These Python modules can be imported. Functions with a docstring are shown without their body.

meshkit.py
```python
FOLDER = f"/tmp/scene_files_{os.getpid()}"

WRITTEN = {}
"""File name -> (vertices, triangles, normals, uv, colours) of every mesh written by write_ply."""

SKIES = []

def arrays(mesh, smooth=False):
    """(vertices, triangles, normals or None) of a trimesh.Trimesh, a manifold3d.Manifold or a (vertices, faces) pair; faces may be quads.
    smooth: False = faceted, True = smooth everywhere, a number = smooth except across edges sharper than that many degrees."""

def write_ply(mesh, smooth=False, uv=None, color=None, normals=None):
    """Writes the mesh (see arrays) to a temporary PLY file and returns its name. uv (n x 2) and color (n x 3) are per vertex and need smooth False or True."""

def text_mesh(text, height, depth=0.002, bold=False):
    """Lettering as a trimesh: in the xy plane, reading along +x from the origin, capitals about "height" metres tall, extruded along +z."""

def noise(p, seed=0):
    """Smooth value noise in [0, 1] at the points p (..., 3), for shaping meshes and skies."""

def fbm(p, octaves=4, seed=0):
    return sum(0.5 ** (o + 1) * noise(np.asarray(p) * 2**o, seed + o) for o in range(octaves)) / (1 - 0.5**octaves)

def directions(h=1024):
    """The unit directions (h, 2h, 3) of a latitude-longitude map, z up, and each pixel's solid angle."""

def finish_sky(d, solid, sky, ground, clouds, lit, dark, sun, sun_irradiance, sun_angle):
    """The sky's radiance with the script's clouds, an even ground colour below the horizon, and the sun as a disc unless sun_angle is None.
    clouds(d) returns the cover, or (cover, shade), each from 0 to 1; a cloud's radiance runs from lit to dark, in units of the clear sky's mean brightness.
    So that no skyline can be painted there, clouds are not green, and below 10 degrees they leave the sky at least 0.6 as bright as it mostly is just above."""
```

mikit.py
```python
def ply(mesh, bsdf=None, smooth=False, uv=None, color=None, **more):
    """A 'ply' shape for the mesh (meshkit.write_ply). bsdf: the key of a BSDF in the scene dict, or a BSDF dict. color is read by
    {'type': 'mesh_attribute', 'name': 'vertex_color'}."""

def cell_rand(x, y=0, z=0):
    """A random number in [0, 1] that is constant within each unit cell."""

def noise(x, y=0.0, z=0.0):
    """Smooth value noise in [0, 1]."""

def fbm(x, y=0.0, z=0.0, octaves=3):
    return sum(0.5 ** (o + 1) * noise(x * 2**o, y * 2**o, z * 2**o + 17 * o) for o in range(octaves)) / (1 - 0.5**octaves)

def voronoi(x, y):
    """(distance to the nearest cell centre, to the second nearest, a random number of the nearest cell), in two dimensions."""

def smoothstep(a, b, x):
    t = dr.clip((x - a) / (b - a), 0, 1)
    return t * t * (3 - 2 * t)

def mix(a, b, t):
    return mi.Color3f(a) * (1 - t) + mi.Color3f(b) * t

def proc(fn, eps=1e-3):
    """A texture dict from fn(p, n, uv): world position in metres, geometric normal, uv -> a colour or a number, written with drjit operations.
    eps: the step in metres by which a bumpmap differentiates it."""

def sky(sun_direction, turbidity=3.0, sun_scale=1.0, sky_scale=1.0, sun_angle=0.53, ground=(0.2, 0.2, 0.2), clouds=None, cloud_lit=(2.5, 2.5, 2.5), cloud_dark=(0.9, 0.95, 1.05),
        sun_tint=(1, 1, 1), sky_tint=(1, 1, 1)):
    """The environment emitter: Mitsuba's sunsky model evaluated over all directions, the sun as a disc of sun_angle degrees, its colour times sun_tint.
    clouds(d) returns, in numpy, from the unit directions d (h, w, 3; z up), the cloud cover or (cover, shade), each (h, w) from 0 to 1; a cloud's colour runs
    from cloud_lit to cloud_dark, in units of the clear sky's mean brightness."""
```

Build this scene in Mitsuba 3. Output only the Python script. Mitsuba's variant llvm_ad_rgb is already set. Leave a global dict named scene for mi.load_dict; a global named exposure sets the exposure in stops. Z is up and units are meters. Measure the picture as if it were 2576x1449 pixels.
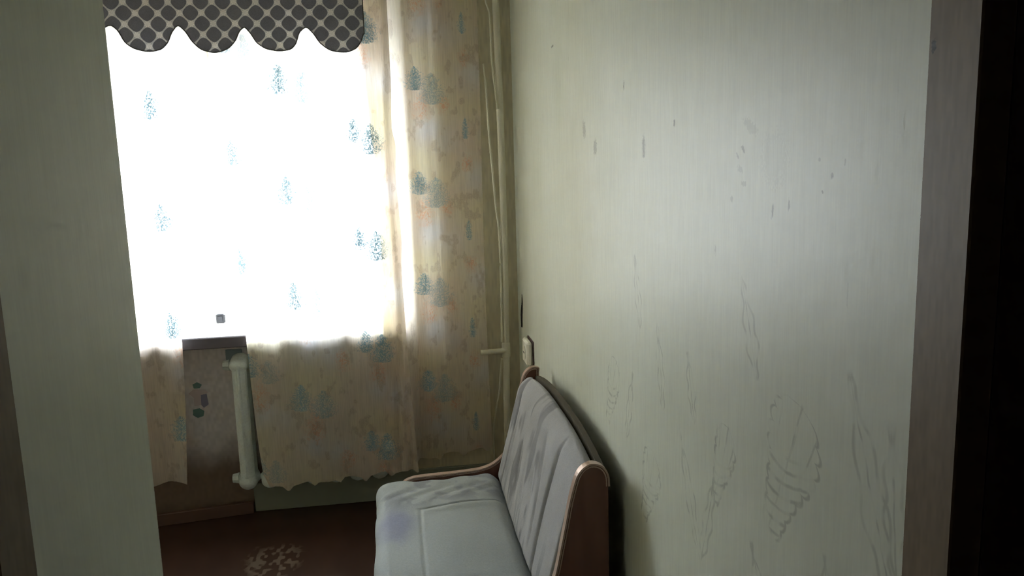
import math
import numpy as np
import trimesh
import shapely.geometry as sg
from shapely.geometry import Polygon
from scipy.interpolate import PchipInterpolator
import drjit as dr
import mitsuba as mi
import mikit
from mikit import noise, fbm, smoothstep, mix, cell_rand

T = mi.ScalarTransform4f
rng = np.random.default_rng(7)
scene, labels = {}, {}

# ------------------------------------------------------------------ camera, sky, exposure
# room axes: x to the right (towards the papered side wall), y into the room (towards the window), z up
CAM = np.array([0.0, 0.0, 1.56])
FWD = np.array([0.142, 0.977, -0.159])
UP = np.array([0.052, 0.153, 0.987])
scene['camera'] = {
    'type': 'perspective', 'fov': 2 * math.degrees(math.atan(1288 / 2000.0)), 'fov_axis': 'x',
    'near_clip': 0.02, 'far_clip': 500.0,
    'to_world': T().look_at(origin=CAM.tolist(), target=(CAM + FWD).tolist(), up=UP.tolist()),
}
# a bright overcast day over snow-covered ground: the window is the only lamp of the room
scene['sky'] = mikit.sky((0.3, 0.75, 0.6), turbidity=6.0, sun_scale=0.0, sky_scale=1.0, ground=(0.5, 0.52, 0.55),
                         clouds=lambda d: np.ones(d.shape[:2]), cloud_lit=(2.2, 2.5, 2.75), cloud_dark=(2.1, 2.4, 2.6))
exposure = 6.5

# ------------------------------------------------------------------ helpers
def numbered(key):
    if key not in used:
        used[key] = 0
        return key
    used[key] += 1
    return f'{key}_{used[key]:03d}'
used = {}

def obj(name, mesh, bsdf, parent=None, smooth=35, uv=None, label=None, **more):
    key = numbered((parent + '__' if parent else '') + name)
    scene[key] = mikit.ply(mesh, bsdf, smooth, uv=uv, **more)
    if label:
        labels.setdefault(key, {})['label'] = label
    return key

def thing(name, label, cat, group=None):
    key = numbered(name)
    labels[key] = {'label': label, 'category': cat}
    if group:
        labels[key]['group'] = group
    return key

def tag(key, label, cat, group=None):
    labels[key] = {'label': label, 'category': cat}
    if group:
        labels[key]['group'] = group
    return key

def struct(name, mesh, bsdf, label=None, smooth=35):
    key = obj(name, mesh, bsdf, None, smooth)
    labels[key] = {'kind': 'structure'}
    if label:
        labels[key]['label'] = label
    return key

def box(x0, x1, y0, y1, z0, z1):
    m = trimesh.creation.box((x1 - x0, y1 - y0, z1 - z0))
    m.apply_translation(((x0 + x1) / 2, (y0 + y1) / 2, (z0 + z1) / 2))
    return m

def bevel_box(x0, x1, y0, y1, z0, z1, r=0.004):
    """A box with chamfered edges: the hull of three crossed boxes."""
    parts = [box(x0 + r, x1 - r, y0 + r, y1 - r, z0, z1), box(x0, x1, y0 + r, y1 - r, z0 + r, z1 - r), box(x0 + r, x1 - r, y0, y1, z0 + r, z1 - r)]
    return trimesh.convex.convex_hull(np.vstack([p.vertices for p in parts]))

def join(*ms):
    return trimesh.util.concatenate([m for m in ms])

def tube(pts, r, n=12, caps=True):
    """A round tube along a polyline; r a number or one per point."""
    pts = np.asarray(pts, float)
    r = np.broadcast_to(np.asarray(r, float), (len(pts),))
    tan = np.gradient(pts, axis=0)
    tan /= np.linalg.norm(tan, axis=1, keepdims=True)
    ref = np.array([0, 0, 1.0]) if abs(tan[0][2]) < 0.9 else np.array([0, 1.0, 0])
    v, a = [], np.linspace(0, 2 * np.pi, n, endpoint=False)
    for p, t, q in zip(pts, tan, r):
        u = np.cross(ref, t); u /= np.linalg.norm(u)
        w = np.cross(t, u)
        v.append(p + q * (np.cos(a)[:, None] * u + np.sin(a)[:, None] * w))
    v = np.vstack(v)
    f = []
    for i in range(len(pts) - 1):
        for j in range(n):
            k = (j + 1) % n
            f += [[i * n + j, i * n + k, (i + 1) * n + k], [i * n + j, (i + 1) * n + k, (i + 1) * n + j]]
    if caps:
        c0, c1 = len(v), len(v) + 1
        v = np.vstack([v, pts[0], pts[-1]])
        e = (len(pts) - 1) * n
        for j in range(n):
            k = (j + 1) % n
            f += [[c0, k, j], [c1, e + j, e + k]]
    return trimesh.Trimesh(v, np.array(f), process=False)

def spline(pts, n=60):
    pts = np.asarray(pts, float)
    s = np.r_[0, np.cumsum(np.linalg.norm(np.diff(pts, axis=0), axis=1))]
    return np.stack([PchipInterpolator(s, pts[:, k])(np.linspace(0, s[-1], n)) for k in range(pts.shape[1])], 1)

def grid(fn, us, vs):
    """Sheet: fn(u, v) -> x, y, z arrays over the grid of us, vs; returns (mesh, uv of each vertex)."""
    U, V = np.meshgrid(us, vs, indexing='ij')
    P = np.stack(fn(U, V), -1).reshape(-1, 3)
    nu, nv = len(us), len(vs)
    i, j = np.meshgrid(np.arange(nu - 1), np.arange(nv - 1), indexing='ij')
    a = (i * nv + j).ravel(); b = a + nv
    f = np.vstack([np.stack([a, b, b + 1], 1), np.stack([a, b + 1, a + 1], 1)])
    return trimesh.Trimesh(P, f, process=False)

def extrude(poly, axis, lo, hi):
    """Extrudes a polygon given in the two other axes (in x, y, z order) along axis."""
    m = trimesh.creation.extrude_polygon(poly, hi - lo)
    v = np.array(m.vertices)
    out = np.zeros_like(v)
    others = [k for k in range(3) if k != axis]
    out[:, others[0]], out[:, others[1]], out[:, axis] = v[:, 0], v[:, 1], v[:, 2] + lo
    f = m.faces if axis != 1 else m.faces[:, ::-1]
    return trimesh.Trimesh(out, f, process=False)

def principled(color, rough=0.6, spec=0.4, **more):
    c = color if isinstance(color, dict) else {'type': 'rgb', 'value': list(color)}
    return {'type': 'twosided', 'bsdf': {'type': 'principled', 'base_color': c, 'roughness': rough, 'specular': spec, **more}}

# ------------------------------------------------------------------ materials
# embossed leaves of the green wallpaper: (y, z) of the tip, (y, z) of the stalk end, half width, number of lobes (0: a smooth slender leaf)
LEAVES = [(1.000, 1.205, 1.085, 0.985, 0.082, 10), (1.640, 0.895, 1.715, 0.715, 0.066, 9), (1.945, 1.035, 2.035, 0.850, 0.056, 9), (1.245, 1.09, 1.300, 0.935, 0.044, 8),
          (1.475, 1.00, 1.37, 0.79, 0.035, 0), (1.30, 0.98, 1.36, 0.79, 0.03, 0), (0.885, 1.28, 0.78, 1.03, 0.040, 0), (0.80, 1.25, 0.775, 1.06, 0.03, 0),
          (1.44, 1.18, 1.40, 1.05, 0.028, 0), (1.62, 1.20, 1.58, 1.02, 0.030, 0), (1.80, 1.04, 1.86, 0.86, 0.030, 0), (1.15, 0.93, 1.08, 0.78, 0.030, 0),
          (0.93, 1.02, 0.90, 0.86, 0.03, 0), (1.78, 1.33, 1.74, 1.17, 0.03, 0), (1.20, 1.36, 1.14, 1.21, 0.03, 0)]
# chips, scuffs and dents: y, z, half length along y and z, slant, strength
MARKS = [(1.860, 1.725, .004, .011, .1, .75), (1.518, 1.622, .004, .009, .15, .8), (2.688, 1.929, .020, .005, .0, .7), (2.259, 1.640, .020, .030, -.3, .50), (2.135, 1.587, .020, .025, .2, .55),
         (1.711, 1.580, .012, .027, .0, .66), (1.205, 1.566, .012, .006, .9, .55), (1.225, 1.556, .010, .004, .9, .4), (1.101, 1.475, .003, .012, .1, .7), (0.943, 1.529, .003, .005, 0, .7), (1.053, 1.486, .003, .009, 0, .6),
         (1.20, 1.512, .012, .005, 0, .3), (1.215, 1.535, .014, .006, .3, .22), (0.915, 1.545, .002, .005, 0, .5), (0.975, 1.548, .003, .003, 0, .4), (0.965, 1.507, .003, .003, 0, .6), (1.245, 1.487, .006, .007, 0, .35),
         (0.899, 1.385, .002, .022, 0, .22), (1.31, 1.395, .004, .010, 0, .3), (1.105, 1.465, .002, .005, 0, .5), (2.45, 1.86, .004, .008, 0, .3), (1.18, 1.60, .035, .012, .5, .22), (1.10, 1.55, .05, .05, .5, .12), (1.24, 0.715, .004, .03, 0, .5)]

def paper_leaf_lines(a, b):
    """Darkness 0..1 of the outlines and veins of the leaves at (a, b) metres on the wall."""
    d = mi.Float(0)
    a, b = a + 0.008 * (fbm(a * 22, b * 22, 31.0) - 0.5), b + 0.008 * (fbm(a * 25, b * 25, 47.0) - 0.5)
    for ty, tz, sy, sz, w, lobes in LEAVES:
        L = math.hypot(ty - sy, tz - sz)
        ey, ez = (ty - sy) / L, (tz - sz) / L
        t = ((a - sy) * ey + (b - sz) * ez) / L
        s = (a - sy) * ez - (b - sz) * ey
        tc = dr.clip(t, 0, 1)
        inside = smoothstep(-0.03, 0.02, t) * (1 - smoothstep(0.99, 1.04, t))
        if lobes:
            q = s / w
            lob = dr.sqrt(dr.abs(dr.sin(tc * (lobes * math.pi))) + 1e-4)
            edge = w * (0.34 + 0.66 * smoothstep(0.0, 0.85, tc)) * (0.80 + 0.20 * lob) * dr.sqrt(dr.maximum(1 - tc ** 9, 0.0) + 1e-4)
            r = dr.abs(s)
            line = 1 - smoothstep(0.0010, 0.0055, dr.abs(r - edge))
            within = 1 - smoothstep(0.92, 1.0, r / (edge + 1e-4))
            arcs = 1 - smoothstep(0.0010, 0.0050, dr.abs(dr.sin((tc + 0.14 * q - 0.13 * q * q) * (lobes * math.pi))) * (L / lobes / math.pi))
            arcs = arcs * within * (1 - smoothstep(0.52, 0.66, tc + 0.15 * q))
            fan = dr.abs(dr.sin((q / (0.35 + 0.65 * tc)) * 1.5 * math.pi)) * (w / 4.7)
            fan = (1 - smoothstep(0.0008, 0.0040, fan)) * within * smoothstep(0.55, 0.72, tc)
            rib = (1 - smoothstep(0.0008, 0.0035, dr.abs(s + 0.15 * w * (tc - 0.5)))) * within * (1 - smoothstep(0.80, 0.95, tc))
            k = dr.maximum(dr.maximum(line, 0.9 * arcs), dr.maximum(0.7 * fan, 0.4 * rib))
        else:
            edge = w * 0.62 * dr.sin(math.pi * dr.power(tc + 1e-4, 0.8)) + 0.004 * dr.sin(tc * 21 + 40 * sy)
            line = 1 - smoothstep(0.0008, 0.0055, dr.abs(dr.abs(s) - edge))
            rib = 1 - smoothstep(0.0006, 0.0030, dr.abs(s))
            k = dr.maximum(0.75 * line, 0.8 * rib)
        d = dr.maximum(d, k * inside)
    return d * (0.15 + 0.85 * smoothstep(0.25, 0.75, noise(a * 60, b * 60)))

def wallpaper_color(p, n, uv):
    a, b = p.y, p.z
    streak = fbm(a * 110, b * 14, 3.0)
    cloud = fbm(a * 5, b * 4, 9.0)
    fibre = noise(a * 420, b * 30, 5.0)
    c = mix((0.525, 0.545, 0.452), (0.585, 0.602, 0.528), cloud)
    c = c * (0.945 + 0.08 * streak) * (0.97 + 0.05 * fibre)
    k = dr.select(p.x > 0, paper_leaf_lines(a, b), 0.0)
    for y, z, h, v, sl, st in MARKS:
        u = ((a - y) + sl * (b - z)) / h
        w = ((b - z) - sl * (a - y)) / v
        q = dr.sqrt(u * u + w * w) + 0.7 * (noise(a * 330, b * 330, 2.0) - 0.5)
        k = dr.maximum(k * 1.0, 1.9 * st * (1 - smoothstep(0.55, 1.1, q)))
    k = dr.select(p.x > 0, k, 0.0)
    return c * (1 - dr.clip(0.27 * dr.maximum(k, 0) + 0.5 * dr.maximum(k - 1, 0), 0, 0.9))

def wallpaper_height(p, n, uv):
    a, b = p.y, p.z
    return fbm(a * 110, b * 22, 3.0) + 0.4 * noise(a * 400, b * 120)

def back_paper_color(p, n, uv):
    c = mix((0.53, 0.48, 0.34), (0.60, 0.55, 0.41), fbm(p.x * 6, p.z * 5, 1.0))
    return c * (0.9 + 0.2 * noise(p.x * 120, p.z * 25, 2.0))

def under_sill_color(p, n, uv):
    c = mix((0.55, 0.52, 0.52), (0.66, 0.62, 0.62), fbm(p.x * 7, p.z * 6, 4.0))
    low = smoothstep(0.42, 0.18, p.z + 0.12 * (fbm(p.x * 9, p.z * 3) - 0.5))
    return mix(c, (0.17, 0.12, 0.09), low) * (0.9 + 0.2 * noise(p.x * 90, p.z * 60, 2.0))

def floor_color(p, n, uv):
    c = mix((0.036, 0.0175, 0.0125), (0.048, 0.023, 0.015), fbm(p.x * 9, p.y * 3, 1.0))
    d = dr.sqrt(dr.square((p.x + 0.555) / 0.11) + dr.square((p.y - 3.08) / 0.16))
    worn = (1 - smoothstep(0.6, 1.15, d + 0.55 * (fbm(p.x * 22, p.y * 22, 2.0) - 0.5))) * smoothstep(0.40, 0.62, noise(p.x * 70, p.y * 45))
    return mix(c, (0.13, 0.10, 0.075), dr.clip(worn, 0, 1) * 0.85)

# curtain print: columns of fir-like blue trees (x, z of the first one, half width, strength), one repeat every 0.445 m
PERIOD = 0.444
TREES = [(-0.147, 1.697, 0.027, 1.0), (-0.080, 1.662, 0.036, 1.0), (10.116, 1.916, 0.029, 1.0), (10.188, 1.872, 0.038, 0.6), (10.327, 1.702, 0.011, 0.9),
         (-0.433, 1.908, 0.034, 0.95), (-0.342, 1.876, 0.036, 0.75), (-0.638, 1.621, 0.030, 0.9), (-0.560, 1.590, 0.030, 0.5), (-0.930, 1.815, 0.032, 1.0), (-1.20, 1.70, 0.034, 0.9), (-1.42, 1.9, 0.034, 0.9)]
FLOWERS = [(10.135, 1.785, 0.045), (-0.100, 1.555, 0.040), (-0.385, 1.765, 0.05), (-0.600, 1.475, 0.05), (-0.885, 1.69, 0.05), (10.235, 1.80, 0.03), (10.33, 1.55, 0.03), (-0.25, 1.62, 0.04), (-1.15, 1.57, 0.05)]

def wrap(z, z0):
    q = (z - z0) / PERIOD + 0.5
    return (q - dr.floor(q) - 0.5) * PERIOD

def print_masks(u, v):
    speck = noise(u * 260, v * 200, 1.0)
    fine = noise(u * 520, v * 420, 4.0)
    blob = fbm(u * 60, v * 45, 6.0)
    tree, orange, yellow, lilac = mi.Float(0), mi.Float(0), mi.Float(0), mi.Float(0)
    for x, z, w, st in TREES:
        dz = wrap(v, z)
        h = w * 1.75 if w > 0.02 else w * 4.2
        t = dr.clip((dz + h) / (2 * h), 0, 1)                     # 0 at the foot, 1 at the tip
        prof = w * 1.38 * dr.sqrt(dr.maximum(1 - dr.square(2 * dr.power(t + 1e-5, 0.66) - 1), 0.0)) * (1.05 - 0.40 * t * t)
        q = dr.abs(u - x) / (prof + 1e-4) + dr.select(dr.abs(dz) > h, 3.0, 0.0)
        m = (1 - smoothstep(0.60, 1.12, q + 1.5 * (speck - 0.5)))
        tree = dr.maximum(tree, st * m * (0.22 + 0.78 * smoothstep(0.36, 0.66, 0.55 * speck + 0.45 * fine + 0.06)))
        yy = dr.square((u - x - 0.02) / 0.07) + dr.square((wrap(v, z + 0.085)) / 0.075)
        yellow = dr.maximum(yellow, st * dr.exp(-yy))
        ll = dr.square((u - x - 0.05) / 0.06) + dr.square((wrap(v, z - 0.215)) / 0.06)
        lilac = dr.maximum(lilac, st * dr.exp(-ll))
    for x, z, r in FLOWERS:
        dz = wrap(v, z)
        q = dr.sqrt(dr.square((u - x) / r) + dr.square(dz / (r * 1.5)))
        orange = dr.maximum(orange, (1 - smoothstep(0.3, 1.2, q + 1.2 * (blob - 0.5))) * (0.25 + 0.75 * smoothstep(0.45, 0.7, speck * 0.5 + blob * 0.5)))
    return tree, orange, yellow, lilac, fine

def curtain_color(p, n, uv):
    u, v = uv.x, uv.y
    tree, orange, yellow, lilac, fine = print_masks(u, v)
    c = mix((0.78, 0.71, 0.60), (0.77, 0.67, 0.59), smoothstep(0.3, 0.7, fbm(u * 9, v * 6, 3.0)))
    c = mix(c, (0.81, 0.745, 0.56), 0.8 * yellow)
    c = mix(c, (0.76, 0.75, 0.80), 0.85 * lilac)
    c = c * (0.93 + 0.12 * noise(u * 300, v * 18, 8.0))
    c = mix(c, (0.78, 0.40, 0.22), 0.60 * orange)
    c = mix(c, (0.42, 0.33, 0.26), 0.45 * smoothstep(0.60, 0.74, fbm(u * 38, v * 22, 14.0)) * (0.4 + 0.6 * fine))
    c = mix(c, (0.24, 0.39, 0.46), dr.clip(tree, 0, 1) * 0.92)
    return c

def curtain_through(p, n, uv):
    tree, orange, yellow, lilac, fine = print_masks(uv.x, uv.y)
    return 1.2 * (1 - 0.86 * dr.clip(tree, 0, 1)) * (1 - 0.2 * orange)

def trellis(uv):
    a, b = (uv.x + uv.y) / 0.0815, (uv.x - uv.y) / 0.0815
    p, q = a - dr.floor(a + 0.5), b - dr.floor(b + 0.5)          # 0 at a star
    P, Q = 0.5 - dr.abs(p), 0.5 - dr.abs(q)
    disc = dr.power(dr.power(P + 1e-6, 2.8) + dr.power(Q + 1e-6, 2.8), 1 / 2.8)
    dark = 1 - smoothstep(0.435, 0.468, disc)
    r = dr.sqrt(p * p + q * q)
    star = 1 - smoothstep(0.13, 0.19, r * (1 + 0.22 * dr.cos(8 * dr.atan2(q, p))))
    return dark, star, r

def valance_color(p, n, uv):
    dark, star, r = trellis(uv)
    weave = noise(uv.x * 900, uv.y * 900)
    c = mix((0.50, 0.485, 0.475), (0.185, 0.183, 0.215), dark)
    c = mix(c, (0.70, 0.655, 0.61), star * (1 - 0.5 * (1 - smoothstep(0.03, 0.07, dr.abs(r - 0.07)))))
    return c * (0.85 + 0.3 * weave)

def valance_through(p, n, uv):
    dark, star, r = trellis(uv)
    return 0.36 - 0.25 * dark + 0.08 * star

def velour_seat(p, n, uv):
    c = mix((0.24, 0.265, 0.265), (0.30, 0.32, 0.315), fbm(p.x * 8, p.y * 5, 2.0 + p.z * 6))
    st = dr.sqrt(dr.square((p.x + 0.045) / 0.075) + dr.square((p.y - 2.42) / 0.16)) + 0.5 * (fbm(p.x * 16, p.y * 10, 5.0) - 0.5)
    c = mix(c, (0.17, 0.18, 0.26), 0.85 * (1 - smoothstep(0.25, 1.15, st)))
    far = smoothstep(2.50, 2.62, p.y) * smoothstep(0.42, 0.62, fbm(p.x * 20, p.y * 16, 11.0))
    c = mix(c, (0.17, 0.18, 0.20), 0.7 * far)
    s2 = dr.sqrt(dr.square((p.x - 0.16) / 0.15) + dr.square((p.y - 2.03) / 0.05)) + 0.7 * (fbm(p.x * 14, p.y * 14, 7.0) - 0.5)
    c = mix(c, (0.23, 0.26, 0.26), 0.6 * (1 - smoothstep(0.6, 1.0, s2)))
    return c * (0.93 + 0.14 * noise(p.x * 300, p.y * 300, p.z * 300))

def velour_back(p, n, uv):
    c = mix((0.255, 0.255, 0.262), (0.32, 0.315, 0.325), fbm(p.y * 9, p.z * 6, 1.0))
    st = smoothstep(0.56, 0.72, fbm(p.y * 15, p.z * 6, 21.0)) * smoothstep(2.12, 2.25, p.y)
    c = mix(c, (0.14, 0.14, 0.15), 0.8 * st)
    dirt = smoothstep(0.58, 0.44, p.z) * smoothstep(0.50, 0.70, fbm(p.y * 30, p.z * 8, 3.0))
    c = mix(c, (0.17, 0.18, 0.19), 0.6 * dirt)
    return c * (0.93 + 0.14 * noise(p.x * 300, p.y * 300, p.z * 300))

def laminate_color(p, n, uv):
    g = fbm(p.x * 60, p.z * 5, p.y * 60)
    return mix((0.120, 0.052, 0.036), (0.165, 0.076, 0.052), g)

def jamb_color(p, n, uv):
    c = mix((0.150, 0.110, 0.070), (0.19, 0.14, 0.09), fbm(p.y * 60, p.z * 4, 2.0))
    d = dr.sqrt(dr.square((p.y - 0.7535) / 0.0035) + dr.square((p.z - 1.66) / 0.006))
    c = mix(c, (0.02, 0.02, 0.018), (1 - smoothstep(0.7, 1.3, d + 0.6 * (noise(p.y * 500, p.z * 500) - 0.5))) * smoothstep(0.5, 0.52, p.x))
    return c * (0.88 + 0.2 * noise(p.y * 260, p.z * 60))

def paint_color(p, n, uv):
    return mix((0.60, 0.57, 0.44), (0.68, 0.65, 0.53), fbm(p.x * 30 + p.y * 30, p.z * 8, 2.0))

def radiator_color(p, n, uv):
    return mix((0.62, 0.68, 0.65), (0.70, 0.75, 0.72), fbm(p.x * 25, p.z * 12, p.y * 25)) * (0.92 + 0.14 * noise(p.x * 150, p.y * 150, p.z * 150))

scene['green_paper'] = {'type': 'bumpmap', 'bump': mikit.proc(wallpaper_height), 'scale': 0.00022, 'bsdf': principled(mikit.proc(wallpaper_color), 0.44, 0.62)}
scene['back_paper'] = principled(mikit.proc(back_paper_color), 0.7, 0.3)
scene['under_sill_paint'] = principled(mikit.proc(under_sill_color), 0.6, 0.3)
scene['green_grey_paint'] = principled((0.22, 0.23, 0.18), 0.5, 0.4)
scene['brown_board_paint'] = principled((0.10, 0.055, 0.04), 0.45, 0.4)
scene['ceiling_paint'] = principled((0.45, 0.45, 0.40), 0.8, 0.2)
scene['floor_paint'] = principled(mikit.proc(floor_color), 0.42, 0.35)
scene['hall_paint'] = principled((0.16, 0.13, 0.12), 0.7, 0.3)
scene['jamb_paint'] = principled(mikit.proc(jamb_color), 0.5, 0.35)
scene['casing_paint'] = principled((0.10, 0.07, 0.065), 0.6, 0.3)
scene['white_paint'] = principled((0.82, 0.82, 0.80), 0.4, 0.45)
scene['sill_front_paint'] = principled((0.13, 0.115, 0.13), 0.6, 0.2)
scene['pipe_paint'] = principled(mikit.proc(paint_color), 0.35, 0.5)
scene['radiator_paint'] = principled(mikit.proc(radiator_color), 0.38, 0.5)
scene['ivory_plastic'] = principled((0.78, 0.76, 0.66), 0.3, 0.5)
scene['dark_hole'] = principled((0.03, 0.028, 0.025), 0.6, 0.2)
scene['dark_metal'] = principled((0.06, 0.06, 0.07), 0.4, 0.5)
scene['blue_grey_paint'] = principled((0.22, 0.28, 0.30), 0.5, 0.3)
scene['sticker_pink'] = principled((0.52, 0.44, 0.44), 0.6, 0.3)
scene['sticker_purple'] = principled((0.24, 0.23, 0.32), 0.6, 0.3)
scene['sticker_teal'] = principled((0.14, 0.24, 0.22), 0.6, 0.3)
scene['curtain_cloth'] = {'type': 'principledthin', 'base_color': mikit.proc(curtain_color), 'roughness': 0.7, 'diff_trans': mikit.proc(curtain_through), 'eta': 1.3}
scene['valance_cloth'] = {'type': 'principledthin', 'base_color': mikit.proc(valance_color), 'roughness': 0.6, 'diff_trans': mikit.proc(valance_through), 'eta': 1.4}
scene['valance_hem_cloth'] = principled((0.07, 0.065, 0.06), 0.7, 0.3)
scene['window_glass'] = {'type': 'thindielectric', 'int_ior': 1.5}
scene['seat_velour'] = principled(mikit.proc(velour_seat), 0.75, 0.25, sheen=0.5)
scene['back_velour'] = principled(mikit.proc(velour_back), 0.75, 0.25, sheen=0.5)
scene['laminate'] = principled(mikit.proc(laminate_color), 0.38, 0.5)
scene['edge_strip'] = principled((0.42, 0.30, 0.24), 0.28, 0.6, metallic=0.35)
scene['back_board_paint'] = principled((0.07, 0.06, 0.04), 0.6, 0.3)
scene['rod_metal'] = principled((0.35, 0.30, 0.22), 0.35, 0.5, metallic=0.6)

# ------------------------------------------------------------------ the room
XR, YB, ZC = 0.55, 3.60, 2.56
XL = -0.35                    # face of the papered partition on the left
Y0, Y1 = 0.686, 0.762         # the door frame's depth
YP = 1.113                    # where the partition ends
XK = -1.78                    # far left wall of the kitchen
WX0, WX1, WZ0, WZ1 = -1.40, 0.0, 0.80, 2.09

struct('floor', box(-2.0, 0.9, -1.8, 4.05, -0.12, 0.0), 'floor_paint', 'dark brown painted floor with a pale worn patch')
struct('ceiling', box(-2.0, 0.9, -1.8, 4.05, ZC, ZC + 0.15), 'ceiling_paint')
struct('wall_right', box(XR, XR + 0.15, Y1, 4.05, 0.0, ZC), 'green_paper', 'pale green wallpapered wall with embossed leaves and small dark chips')
back = join(box(XK - 0.15, WX0, YB, 4.05, 0, ZC), box(WX1, XR, YB, 4.05, 0, ZC), box(WX0, WX1, YB, 4.05, WZ1, ZC))
struct('wall_back', back, 'back_paper', 'olive beige papered window wall', smooth=False)
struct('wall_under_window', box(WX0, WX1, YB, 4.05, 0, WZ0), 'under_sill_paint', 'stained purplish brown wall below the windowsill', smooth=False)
struct('wall_left', box(-0.95, XL, Y1 - 0.01, YP, 0, ZC), 'green_paper', 'shaded green-grey papered partition ending beside the curtains', smooth=False)
struct('wall_far_left', join(box(XK - 0.15, XK, YP - 0.2, YB, 0, ZC), box(XK, -0.95, YP - 0.2, YP, 0, ZC)), 'back_paper', smooth=False)
# the dark hall the camera stands in
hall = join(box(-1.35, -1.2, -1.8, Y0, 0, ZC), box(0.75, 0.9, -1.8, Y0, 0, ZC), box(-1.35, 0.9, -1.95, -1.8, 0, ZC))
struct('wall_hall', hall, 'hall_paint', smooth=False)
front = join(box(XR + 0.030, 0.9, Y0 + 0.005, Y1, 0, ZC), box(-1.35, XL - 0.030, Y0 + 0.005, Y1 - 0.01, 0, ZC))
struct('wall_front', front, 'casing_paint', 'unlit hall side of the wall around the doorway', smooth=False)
# door lining: the brown strips on the two sides of the opening, and the head above
struct('trim_1', bevel_box(XR - 0.006, XR + 0.03, Y0 + 0.001, Y1, 0.0, 2.3, 0.002), 'jamb_paint', 'brown painted door jamb with a dark knot hole')
struct('trim_2', bevel_box(XL - 0.03, XL + 0.004, Y0 + 0.001, Y1 - 0.011, 0.0, 2.3, 0.002), 'jamb_paint', 'brown painted door jamb at the left edge')
struct('trim_3', box(XL, XR, Y0 + 0.001, Y1 - 0.01, 2.3, ZC), 'casing_paint')
struct('trim_4', box(XR + 0.030, XR + 0.12, Y0 + 0.001, Y0 + 0.006, 0.0, 2.36), 'casing_paint', 'dark door casing along the right edge')
struct('trim_5', box(XL - 0.12, XL - 0.030, Y0 + 0.001, Y0 + 0.006, 0.0, 2.36), 'casing_paint')
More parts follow.
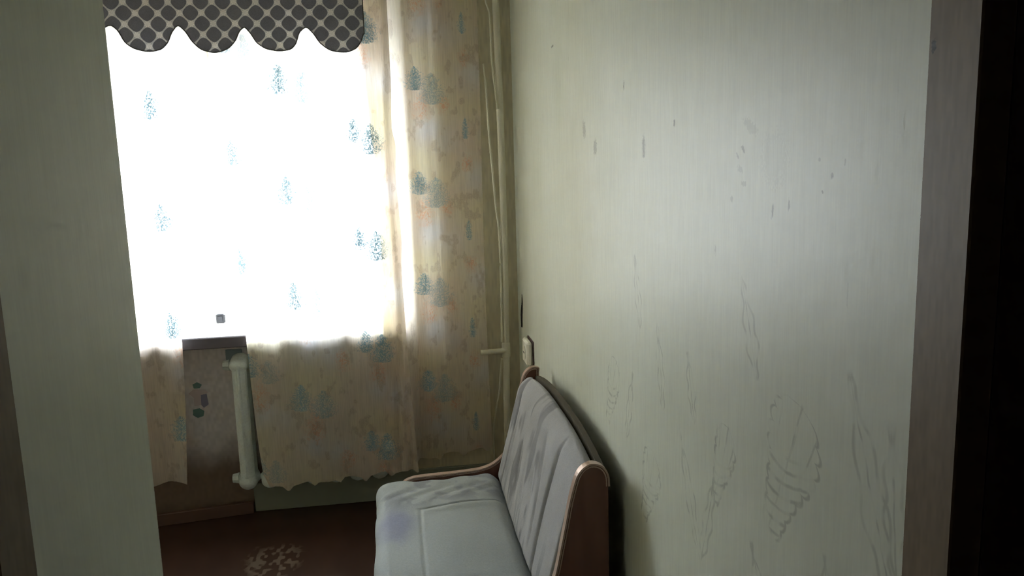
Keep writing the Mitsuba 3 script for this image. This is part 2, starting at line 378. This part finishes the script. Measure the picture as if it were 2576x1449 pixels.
# baseboards
struct('baseboard_back', bevel_box(-0.70, XR, YB - 0.016, YB + 0.001, 0, 0.135, 0.003), 'green_grey_paint', 'grey-green painted skirting below the curtain hem')
bb = bevel_box(-0.40, 0.40, -0.012, 0.012, 0, 0.055, 0.003)
bb.apply_transform(trimesh.transformations.rotation_matrix(math.radians(7.5), (0, 0, 1)))
bb.apply_translation((-1.10, YB - 0.075, 0))
struct('baseboard_left', bb, 'brown_board_paint', 'loose brown skirting board below the radiator')
struct('baseboard_right', bevel_box(XR - 0.014, XR + 0.001, Y1 + 0.001, YB - 0.016, 0, 0.07, 0.003), 'brown_board_paint')

# ------------------------------------------------------------------ window
WY = 3.625
w = obj('window_1', join(box(WX0, WX1, WY, WY + 0.12, WZ0, 0.875), box(WX0, WX1, WY, WY + 0.12, WZ1 - 0.05, WZ1),
                         box(WX0, WX0 + 0.05, WY, WY + 0.12, 0.875, WZ1 - 0.05), box(WX1 - 0.05, WX1, WY, WY + 0.12, 0.875, WZ1 - 0.05)), 'white_paint', smooth=False)
labels[w] = {'kind': 'structure', 'label': 'white window frame behind the curtains, blown out by daylight'}
for x0, x1 in ((WX0 + 0.05, -0.545), (-0.535, WX1 - 0.05)):
    z0, z1, t = 0.875, WZ1 - 0.05, 0.045
    s = obj('sash', join(box(x0, x1, WY + 0.004, WY + 0.05, z0, z0 + t), box(x0, x1, WY + 0.004, WY + 0.05, z1 - t, z1),
                         box(x0, x0 + t, WY + 0.004, WY + 0.05, z0 + t, z1 - t), box(x1 - t, x1, WY + 0.004, WY + 0.05, z0 + t, z1 - t)), 'white_paint', w, smooth=False)
    v = np.array([[x0 + t, WY + 0.027, z0 + t], [x1 - t, WY + 0.027, z0 + t], [x1 - t, WY + 0.027, z1 - t], [x0 + t, WY + 0.027, z1 - t]])
    obj('pane', trimesh.Trimesh(v, [[0, 1, 2], [0, 2, 3]], process=False), 'window_glass', s, smooth=False)
obj('mullion', box(-0.56, -0.52, WY + 0.05, WY + 0.12, 0.875, WZ1 - 0.05), 'white_paint', w, smooth=False)
# the small dark catch on the lower rail and its plate
obj('catch', join(bevel_box(-0.803, -0.767, WY - 0.013, WY + 0.006, 0.882, 0.924, 0.004), box(-0.795, -0.775, WY - 0.022, WY - 0.012, 0.893, 0.913)), 'dark_metal', w, label='small dark square catch at the bottom of the bright window gap')
sill = thing('windowsill', 'thick windowsill board with a purplish grey front edge in the gap between the curtains', 'windowsill')
obj('board', bevel_box(-1.45, -0.015, 3.436, WY + 0.002, 0.812, 0.860, 0.006), 'white_paint', sill)
obj('front_edge', bevel_box(-1.452, -0.013, 3.426, 3.437, 0.809, 0.858, 0.004), 'sill_front_paint', sill, label='purplish grey front edge')

# ------------------------------------------------------------------ radiator under the sill
rad = thing('radiator', 'pale green-grey cast iron radiator in the curtain gap, below the windowsill', 'radiator')
def radiator_section():
    """One section of a column radiator: two upright columns with a rounded head and foot and hub rings."""
    import manifold3d as m3
    def ball(x, y, z, rx, ry, rz):
        return m3.Manifold.sphere(1.0, 20).scale((rx, ry, rz)).translate((x, y, z))
    def hull(*b):
        return m3.Manifold.batch_hull(list(b))
    ms = []
    for y in (3.492, 3.566):
        ms.append(hull(ball(0, y, 0.20, .031, .026, .03), ball(0, y, 0.71, .031, .026, .03)))
        ms.append(hull(ball(0, y - .002, 0.22, .012, .033, .02), ball(0, y - .002, 0.70, .012, .033, .02)))
    ms.append(hull(ball(0, 3.489, 0.715, .040, .030, .030), ball(0, 3.566, 0.715, .040, .030, .030), ball(0, 3.53, 0.735, .036, .04, .026)))
    ms.append(hull(ball(0, 3.489, 0.185, .040, .030, .036), ball(0, 3.566, 0.185, .040, .030, .036)))
    ms.append(hull(ball(0, 3.53, 0.71, .052, .030, .030)))
    ms.append(hull(ball(0, 3.53, 0.19, .052, .030, .030)))
    m = m3.Manifold.batch_boolean(ms, m3.OpType.Add).refine_to_length(0.012).to_mesh()
    t = trimesh.Trimesh(m.vert_properties[:, :3], m.tri_verts, process=False)
    trimesh.smoothing.filter_taubin(t, iterations=6)
    return t
sec = radiator_section()
first = None
for k in range(7):
    x = -0.700 + 0.096 * k
    key = numbered(rad + '__section')
    if first is None:
        first = mikit.ply(sec, 'radiator_paint', 40)
    scene[key] = {**first, 'to_world': T().translate([x, 0, 0])}
obj('end_plug', tube([(-0.772, 3.53, 0.19), (-0.752, 3.53, 0.19), (-0.745, 3.53, 0.19)], [.020, .024, .026], 8), 'radiator_paint', rad)
obj('end_plug', tube([(-0.772, 3.53, 0.71), (-0.752, 3.53, 0.71), (-0.745, 3.53, 0.71)], [.020, .024, .026], 8), 'radiator_paint', rad)
obj('bracket', box(-0.655, -0.635, 3.54, YB + 0.002, 0.655, 0.672), 'dark_metal', rad)
obj('bracket', box(-0.175, -0.155, 3.54, YB + 0.002, 0.655, 0.672), 'dark_metal', rad)
tag(obj('wall_plate', bevel_box(-0.772, -0.702, YB - 0.006, YB + 0.001, 0.705, 0.765, 0.002), 'blue_grey_paint'), 'small blue-grey plate on the wall between radiator top and windowsill', 'wall plate')
st = thing('sticker', 'small pale sticker with purple and teal shapes on the wall left of the radiator', 'sticker')
def flat(poly, y0, y1):
    return extrude(Polygon(poly), 1, y0, y1)
obj('paper', flat([(-.945, .575), (-.925, .592), (-.875, .588), (-.862, .575), (-.885, .562), (-.893, .52), (-.925, .515), (-.925, .555)], YB - .0020, YB + .001), 'sticker_pink', st, smooth=False)
obj('purple_shape', flat([(-.893, .565), (-.868, .570), (-.864, .52), (-.885, .505), (-.895, .52)], YB - .0026, YB - .0021), 'sticker_purple', st, smooth=False)
obj('teal_shape', flat([(-.932, .50), (-.905, .505), (-.885, .49), (-.89, .468), (-.915, .46), (-.935, .475)], YB - .0026, YB - .0005), 'sticker_teal', st, smooth=False)
obj('teal_shape', flat([(-.925, .615), (-.905, .625), (-.885, .612), (-.895, .597), (-.92, .597)], YB - .0026, YB - .0005), 'sticker_teal', st, smooth=False)

# ------------------------------------------------------------------ pipes and cables in the corner
PY = 3.528
riser = thing('heating_pipe', 'cream painted heating pipe rising in the room corner', 'pipe')
pts = spline([(0.478, PY, ZC + .01), (0.478, PY, 2.237), (0.480, PY, 2.07), (0.483, PY, 1.70), (0.484, PY, 1.478), (0.482, PY, 1.0), (0.477, PY, 0.70), (0.472, PY, 0.40), (0.468, PY, -0.01)], 50)
obj('riser', tube(pts, 0.0155, 16), 'pipe_paint', riser)
stub = spline([(0.482, PY - .006, 0.698), (0.42, PY - .015, 0.699), (0.358, PY - .021, 0.6995)], 16)
obj('branch', tube(stub, 0.0125, 12), 'pipe_paint', riser, label='short horizontal stub at the curtain edge')
obj('tee', tube([(0.477, PY, 0.665), (0.477, PY, 0.67), (0.477, PY, 0.73), (0.477, PY, 0.735)], [.016, .0195, .0195, .016], 14), 'pipe_paint', riser)
c1 = spline([(0.425, YB - .006, ZC - .002), (0.436, PY + .004, 2.237), (0.451, PY, 2.18), (0.4525, PY - .002, 2.01), (0.4575, PY - .008, 1.924), (0.463, PY - .012, 1.856), (0.470, PY - .020, 1.78)], 60)
tag(obj('cable', tube(c1, 0.0042, 8), 'pipe_paint'), 'upper cream cable slanting down onto the heating pipe near the top of the photo', 'cable')
c2 = spline([(0.424, YB - .006, 1.98), (0.427, PY + .01, 1.837), (0.430, PY + .006, 1.721), (0.443, PY, 1.482), (0.451, PY - .004, 1.346), (0.4595, PY - .008, 1.259), (0.4625, PY - .009, 1.10), (0.461, PY - .009, 0.90), (0.456, PY - .009, 0.74)], 80)
tag(obj('cable', tube(c2, 0.0048, 8), 'pipe_paint'), 'lower cream cable curving onto the heating pipe at mid height beside the curtain', 'cable')
c3 = spline([(0.4545, PY - .004, 0.66), (0.449, PY, 0.60), (0.440, PY + .01, 0.50), (0.425, PY + .02, 0.42), (0.415, YB - .006, 0.30), (0.412, YB - .006, 0.14)], 40)
tag(obj('cable', tube(c3, 0.0042, 8), 'pipe_paint'), 'short cream cable slanting away from the pipe below the horizontal branch', 'cable')

# ------------------------------------------------------------------ socket on the right wall
so = thing('power_socket', 'ivory surface-mounted power socket on the green wall above the bench back', 'socket')
obj('body', bevel_box(XR - 0.030, XR - 0.004, 3.20, 3.325, 0.698, 0.803, 0.009), 'ivory_plastic', so)
obj('back_plate', box(XR - 0.005, XR + 0.001, 3.195, 3.33, 0.695, 0.806), 'casing_paint', so, label='brown mounting plate')
cup = tube([(XR - 0.0335, 3.262, 0.750), (XR - 0.0325, 3.262, 0.750), (XR - 0.029, 3.262, 0.750)], [.029, .031, .031], 24)
obj('face_ring', cup, 'ivory_plastic', so)
for yy in (3.2525, 3.2715):
    obj('pin_hole', tube([(XR - 0.0345, yy, 0.750), (XR - 0.034, yy, 0.750), (XR - 0.033, yy, 0.750)], .0035, 10), 'dark_hole', so)
# the split in the wallpaper above the socket: a thin torn lip
crack = spline([(XR - .0015, 3.47, 0.965), (XR - .002, 3.465, 0.93), (XR - .002, 3.475, 0.89), (XR - .002, 3.485, 0.86), (XR - .002, 3.49, 0.81)], 16)
obj('torn_seam', tube(crack, np.r_[np.linspace(.001, .006, 8), np.linspace(.006, .004, 8)], 6), 'dark_hole', 'wall_right', label='dark split in the wallpaper')

# ------------------------------------------------------------------ curtains
def curtain_y(x, z, base, seed, amp):
    ph = seed * 1.7
    a = np.sin(x * 31 + ph + 0.4 * np.sin(z * 1.3 + ph)) + 0.55 * np.sin(x * 53 + 2.1 * ph + 0.7 * np.sin(z * 0.9)) + 0.3 * np.sin(x * 97 + 3.3 * ph + 0.5 * z)
    return base + amp * a

def panel(xl, xr, zt, zb, yfn, du=0.007, dz=0.016):
    """xl, xr: edge x as functions of height; zb: hem height as a function of x; yfn(x, z) its distance from the camera side."""
    n = int(abs(xr(1.0) - xl(1.0)) / du)
    def fn(U, V):
        zz = zt + (0.2 - zt) * V
        x = xl(zz) + (xr(zz) - xl(zz)) * U
        z = zt + (zb(x) - zt) * V
        return x, yfn(x, z, U), z
    m = grid(fn, np.linspace(0, 1, n), np.linspace(0, 1, int((zt - 0.2) / dz)))
    return m, m.vertices[:, [0, 2]]

def pieces(pts):
    z, x = np.array(sorted(pts)).T
    return lambda q: PchipInterpolator(z, x)(np.clip(q, z[0], z[-1]))

def hem(x):                                                     # the lower edge: shallow points, climbing to the right
    base = 0.185 + 0.05 * np.clip((x + 0.6) / 1.0, 0, 1)
    s = np.abs(((x + 0.57) / 0.111) % 1.0 - 0.5) * 2
    return base - 0.020 * np.clip(1 - s * 2.6, 0, 1) + 0.006 * np.sin(x * 41)

ZT = 2.46
left_edge = pieces([(2.46, -0.690), (1.98, -0.692), (1.80, -0.750), (1.55, -0.815), (1.05, -0.893), (0.82, -0.897), (0.2, -0.93)])
mid_left = pieces([(2.46, -0.72), (2.0, -0.705), (1.6, -0.653), (1.19, -0.647), (0.83, -0.640), (0.3, -0.618), (0.16, -0.58)])
mid_right = pieces([(2.46, 0.012), (1.9, 0.016), (1.7, 0.010), (1.62, 0.022), (1.5, 0.016), (1.35, 0.022), (1.24, 0.026), (1.1, 0.020), (0.9, 0.024), (0.2, 0.05)])
last_left = pieces([(2.46, -0.12), (1.91, -0.10), (1.5, -0.070), (1.2, -0.065), (0.9, -0.075), (0.2, -0.09)])
last_right = pieces([(2.46, 0.395), (1.9, 0.398), (1.22, 0.392), (0.82, 0.392), (0.58, 0.394), (0.2, 0.40)])

def y_left(x, z, U):
    return curtain_y(x, z, 3.395, 1, 0.006)
def y_mid(x, z, U):
    y = curtain_y(x, z, 3.392, 2, 0.0055)
    pull = np.clip((U - 0.80) / 0.2, 0, 1)
    y += pull * (0.010 * np.sin((x - 0.02) * 120 + 0.8 * np.sin(z * 5)) - 0.008)
    tie = np.exp(-((z - 1.45) / 0.10) ** 2) * np.exp(-((x + 0.05) / 0.03) ** 2)
    return y - 0.02 * tie
def y_last(x, z, U):
    s = np.clip((x + 0.01) / 0.09, 0, 1)
    s = s * s * (3 - 2 * s)
    b = 3.406 + 0.116 * s
    y = curtain_y(x, z, 0.0, 4, 0.0045 - 0.0025 * s) + b
    y -= 0.012 * np.exp(-((x - 0.10 - 0.015 * np.sin(z * 1.5)) / 0.035) ** 2)
    y += 0.010 * (1 / (1 + np.exp(-(x - 0.19) / 0.004)))
    return y

cur = []
m, uv = panel(lambda z: -1.62 + 0 * z, left_edge, ZT, lambda x: 0.24 + 0.01 * np.sin(x * 30), y_left)
key = obj('curtain', m, 'curtain_cloth', smooth=True, uv=uv)
tag(key, 'left printed voile curtain, the narrow strip between the green partition and the gap', 'curtain')
m, uv = panel(mid_left, mid_right, ZT, hem, y_mid)
key = obj('curtain', m, 'curtain_cloth', smooth=True, uv=uv)
tag(key, 'wide printed voile curtain in front of the glowing window and radiator, right of the gap', 'curtain')
m, uv = panel(last_left, last_right, ZT, hem, y_last)
uv = uv + np.array([10.0, 0.0])
key = obj('curtain', m, 'curtain_cloth', smooth=True, uv=uv)
tag(key, 'right printed curtain with blue trees and orange flowers hanging against the wall beside the pipe', 'curtain')
# rod above the picture, on which everything hangs
rod = thing('curtain_rod', 'curtain rod above the valance', 'curtain rod')
obj('pole', tube([(-1.70, 3.40, 2.475), (-1.0, 3.40, 2.475), (0.45, 3.40, 2.475)], 0.011, 12), 'rod_metal', rad.replace('radiator', 'curtain_rod'))
for x in (-1.6, -0.6, 0.42):
    obj('holder', box(x - .008, x + .008, 3.40, YB + .002, 2.468, 2.482), 'rod_metal', rod)

# scalloped valance
K = [(-1.085, 2.075), (-1.060, 2.097), (-1.030, 2.1095), (-1.008, 2.094), (-0.982, 2.046), (-0.945, 2.022), (-0.900, 2.0135), (-0.862, 2.020), (-0.832, 2.044), (-0.808, 2.088), (-0.786, 2.108), (-0.765, 2.092), (-0.735, 2.046), (-0.700, 2.016), (-0.656, 2.0065), (-0.612, 2.018),
     (-0.577, 2.050), (-0.556, 2.088), (-0.539, 2.100), (-0.522, 2.084), (-0.495, 2.042), (-0.455, 2.018), (-0.411, 2.0115), (-0.372, 2.017), (-0.350, 2.036), (-0.330, 2.082), (-0.304, 2.099), (-0.283, 2.082), (-0.250, 2.036), (-0.205, 2.008), (-0.160, 2.003), (-0.118, 2.016), (-0.095, 2.044), (-0.083, 2.075)]
P0 = 0.2445
ext = [(x - P0 * k, z) for k in (1, 2) for x, z in K if -1.035 < x < -1.035 + 0.249]
K = sorted(K + [(x, z) for x, z in ext if x < -1.09])
kx, kz = np.array(K).T
keep = np.r_[True, np.diff(kx) > 0.004]
scallop = PchipInterpolator(kx[keep], kz[keep])
X0v, X1v = kx[0] + 0.001, -0.080
def val_fn(U, V):
    x = X0v + (X1v - X0v) * U
    zb = scallop(np.clip(x, kx[0], kx[-1]))
    z = 2.47 + (zb - 2.47) * V
    return x, 3.352 + 0.006 * np.sin(x * 14 + 1) * (1 - 0.2 * V) - 0.012 * V + 0.010 * np.clip((x + 0.12) / 0.04, 0, 1) ** 2, z
us = np.linspace(0, 1, 420)
vm = grid(val_fn, us, np.linspace(0, 1, 24))
val = thing('valance', 'dark grey scalloped valance with a pale trellis pattern across the top of the window', 'valance')
obj('cloth', vm, 'valance_cloth', val, smooth=True, uv=vm.vertices[:, [0, 2]] + np.array([0.002, 0.004]))
edge = np.stack(val_fn(us, np.ones_like(us)), 1)
side = np.stack(val_fn(np.ones(12), np.linspace(1, 0, 12)), 1)
obj('hem', tube(np.vstack([edge, side[1:]]), 0.0022, 6), 'valance_hem_cloth', val, label='dark piped hem')

# ------------------------------------------------------------------ upholstered bench against the right wall
bench = thing('bench', 'grey upholstered bench with brown laminate ends and stained seat against the green wall', 'bench')
prof = [(.503, 0.012), (.503, .755), (.497, .779), (.480, .797), (.458, .803), (.437, .795), (.420, .775), (.408, .74), (.398, .70), (.389, .655), (.374, .584), (.358, .512), (.335, .462), (.300, .432), (.255, .422), (.15, .417), (.03, .413), (-.003, .405), (-.024, .388), (-.033, .36), (-.033, .012)]
pp = spline(prof[1:-1], 90)
profile = Polygon(np.vstack([[prof[0]], pp, [prof[-1]]]))
pf = np.array(pp)
pf[:, 0] = np.where(pf[:, 0] < .499, pf[:, 0] + 0.024 * np.clip((pf[:, 1] - .43) / .06, 0, 1) * np.clip((.499 - pf[:, 0]) / .02, 0, 1), pf[:, 0])
profile_far = Polygon(np.vstack([[prof[0]], pf, [prof[-1]]])).buffer(0)
for lo, hi, profile in ((1.85, 1.868, profile), (2.815, 2.833, profile_far)):
    s = obj('side_panel', extrude(profile.buffer(-0.0035, join_style=2), 1, lo, hi), 'laminate', bench, smooth=25)
    rim = profile.buffer(0.0005).difference(profile.buffer(-0.0042)).difference(sg.box(-1, -1, 2, 0.05))
    rim2 = profile.buffer(-0.0065).difference(profile.buffer(-0.0095)).difference(sg.box(-1, -1, 2, 0.05)).difference(sg.box(.49, -1, 2, 0.74))
    obj('edge_strip', extrude(rim.difference(sg.box(.497, -1, 2, 0.74)), 1, lo - 0.0025, hi + 0.0025), 'edge_strip', s, smooth=25, label='shiny pale edge strip')
    obj('edge_strip', extrude(rim2, 1, lo - 0.0018, hi + 0.0018), 'edge_strip', s, smooth=25, label='thin inner line of the edge strip')
# seat
SX0, SX1, SY0, SY1, SZ0, SZ1 = -0.112, 0.40, 1.870, 2.813, 0.285, 0.412
def seat_fn(U, V):
    """Wraps from the lower front edge over the seat to its back; U runs front to back, V along the bench."""
    y = SY0 + (SY1 - SY0) * V
    r = 0.050
    L = [SZ1 - SZ0 - r, r * math.pi / 2, SX1 - SX0 - r]
    s = U * sum(L)
    a = np.clip((s - L[0]) / r, 0, math.pi / 2)
    x = np.where(s < L[0], SX0, np.where(s < L[0] + L[1], SX0 + r - r * np.cos(a), SX0 + r + (s - L[0] - L[1])))
    z = np.where(s < L[0], SZ0 + s, np.where(s < L[0] + L[1], SZ1 - r + r * np.sin(a), SZ1))
    nx, nz = -np.cos(a), np.sin(a)
    off = 0.010 * np.sin(math.pi * np.clip((x - SX0) / 0.5, 0, 1)) * np.sin(math.pi * V) + 0.004 * np.sin(x * 17 + y * 9) * np.sin(y * 13)
    end = np.minimum(V, 1 - V) * (SY1 - SY0)
    off -= 0.022 * np.clip(1 - end / 0.035, 0, 1) ** 2
    yc = 2.535 + 0.012 * np.sin((x - 0.03) * 8)
    seam = np.exp(-((y - yc) / 0.0055) ** 2) * np.clip((x - 0.01) / 0.05, 0, 1)
    seam2 = np.exp(-((x - 0.036) / 0.006) ** 2) * np.clip((2.55 - y) / 0.03, 0, 1) * np.clip((y - 1.99) / 0.03, 0, 1)
    seam3 = np.exp(-((y - 2.02) / 0.006) ** 2) * np.clip((x - 0.01) / 0.05, 0, 1)
    off -= 0.0065 * seam + 0.003 * seam2 + 0.004 * seam3
    off += 0.006 * np.exp(-((y - yc + 0.028) / 0.022) ** 2) * np.clip((x - 0.01) / 0.08, 0, 1)
    off -= 0.045 * np.clip((x - 0.285) / 0.06, 0, 1) ** 2 + 0.03 * np.clip((x - 0.34) / 0.06, 0, 1)
    off += 0.0022 * np.sin(x * 60 + 5 * np.sin(y * 20)) * np.clip((y - 2.55) / 0.05, 0, 1)
    return x + nx * off, y, z + nz * off
sm = grid(seat_fn, np.linspace(0, 1, 170), np.linspace(0, 1, 260))
obj('seat', trimesh.Trimesh(sm.vertices, sm.faces[:, ::-1], process=False), 'seat_velour', bench, smooth=True, label='worn grey velour seat with a bluish stain at the front')
obj('seat_box', bevel_box(-0.085, 0.42, SY0 - 0.001, SY1 + 0.001, 0.05, 0.30, 0.006), 'laminate', bench)
for y in (1.93, 2.75):
    obj('foot', bevel_box(-0.05, 0.0, y - .025, y + .025, 0, 0.051, 0.004), 'dark_metal', bench)
    obj('foot', bevel_box(0.34, 0.39, y - .025, y + .025, 0, 0.051, 0.004), 'dark_metal', bench)
# backrest
BY0, BY1 = 1.872, 2.812
def top_z(y):
    t = np.clip((y - BY0) / (BY1 - BY0), 0, 1)
    return 0.758 + 0.038 * (1 - np.abs(2 * t - 1) ** 2.6)
def back_point(y, b):
    z0 = 0.365
    return z0 + (top_z(y) - z0) * b
def back_front(U, V):
    """Front face and rounded top of the back cushion: U along the bench, V from the bottom edge up over the top to the rear."""
    y = BY0 + (BY1 - BY0) * U
    b = np.clip(V / 0.86, 0, 1)
    over = np.clip((V - 0.86) / 0.14, 0, 1)
    z = back_point(y, b)
    xb = 0.452 + (z - 0.40) * 0.075                           # rear plane
    xf = 0.332 + (z - 0.40) * 0.262                            # front plane
    th = xb - xf
    rnd = np.clip((b - 0.90) / 0.10, 0, 1)
    x = xf + th * (1 - np.sqrt(np.clip(1 - rnd ** 2 * 0.55, 0, 1)))
    tip = xf + th * (1 - math.sqrt(0.45))
    x = np.where(over > 0, tip + (xb - tip) * over, x)
    z = z + np.where(over > 0, 0.010 * np.sin(over * math.pi), 0) - 0.004 * over
    e = np.minimum(U, 1 - U) * (BY1 - BY0)
    x = x + (xb - x) * np.clip(1 - e / np.where(U > 0.5, 0.014, 0.035), 0, 1) ** 2 * 0.75
    x = x + 0.030 * np.clip(1 - b / 0.12, 0, 1) ** 2
    live = np.clip(1 - over, 0, 1) * np.sin(math.pi * np.clip(b, 0, 1)) ** 0.4
    bul = 0.012 * np.sin(math.pi * U)
    far = 2.725 - 0.02 * np.sin(b * 3); near = 2.075 + 0.015 * np.sin(b * 3.0)
    g = 0.011 * np.exp(-((y - far) / 0.010) ** 2) + 0.013 * np.exp(-((y - near) / 0.012) ** 2)
    mid = np.clip((y - 2.10) / 0.05, 0, 1) * np.clip((2.71 - y) / 0.05, 0, 1)
    yy = y + 0.03 * np.sin(b * 4 + y * 6)
    for yc, am, b0, b1 in ((2.19, .007, .15, .95), (2.27, .004, .3, .8), (2.36, .004, .1, .7), (2.47, .005, .2, .75), (2.57, .004, .1, .6), (2.64, .004, .3, .8)):
        g = g + am * np.exp(-((yy - yc - 0.05 * (b - .5)) / 0.012) ** 2) * np.clip((b - b0) / .2, 0, 1) * np.clip((b1 - b) / .2, 0, 1)
    puff = 0.004 * np.sin(yy * 38) * np.sin(b * 5) * mid
    x = x - live * (bul - g + puff)
    return x, y, z
bm = grid(back_front, np.linspace(0, 1, 260), np.linspace(0, 1, 150))
obj('backrest', bm, 'back_velour', bench, smooth=True, label='grey velour back cushion with an arched top and vertical seams')
ys = np.linspace(BY0 + 0.003, BY1 - 0.003, 60)
lower = [(y, top_z(y) + 0.010) for y in ys]
bpoly = Polygon([(BY0 + 0.003, 0.12)] + lower + [(BY1 - 0.003, 0.12)])
bbm = extrude(bpoly, 0, -0.008, 0.008)
bv = bbm.vertices
bv[:, 0] += 0.466 + (bv[:, 2] - 0.40) * 0.075
obj('back_board', bbm, 'back_board_paint', bench, smooth=25, label='dark board behind the cushion')
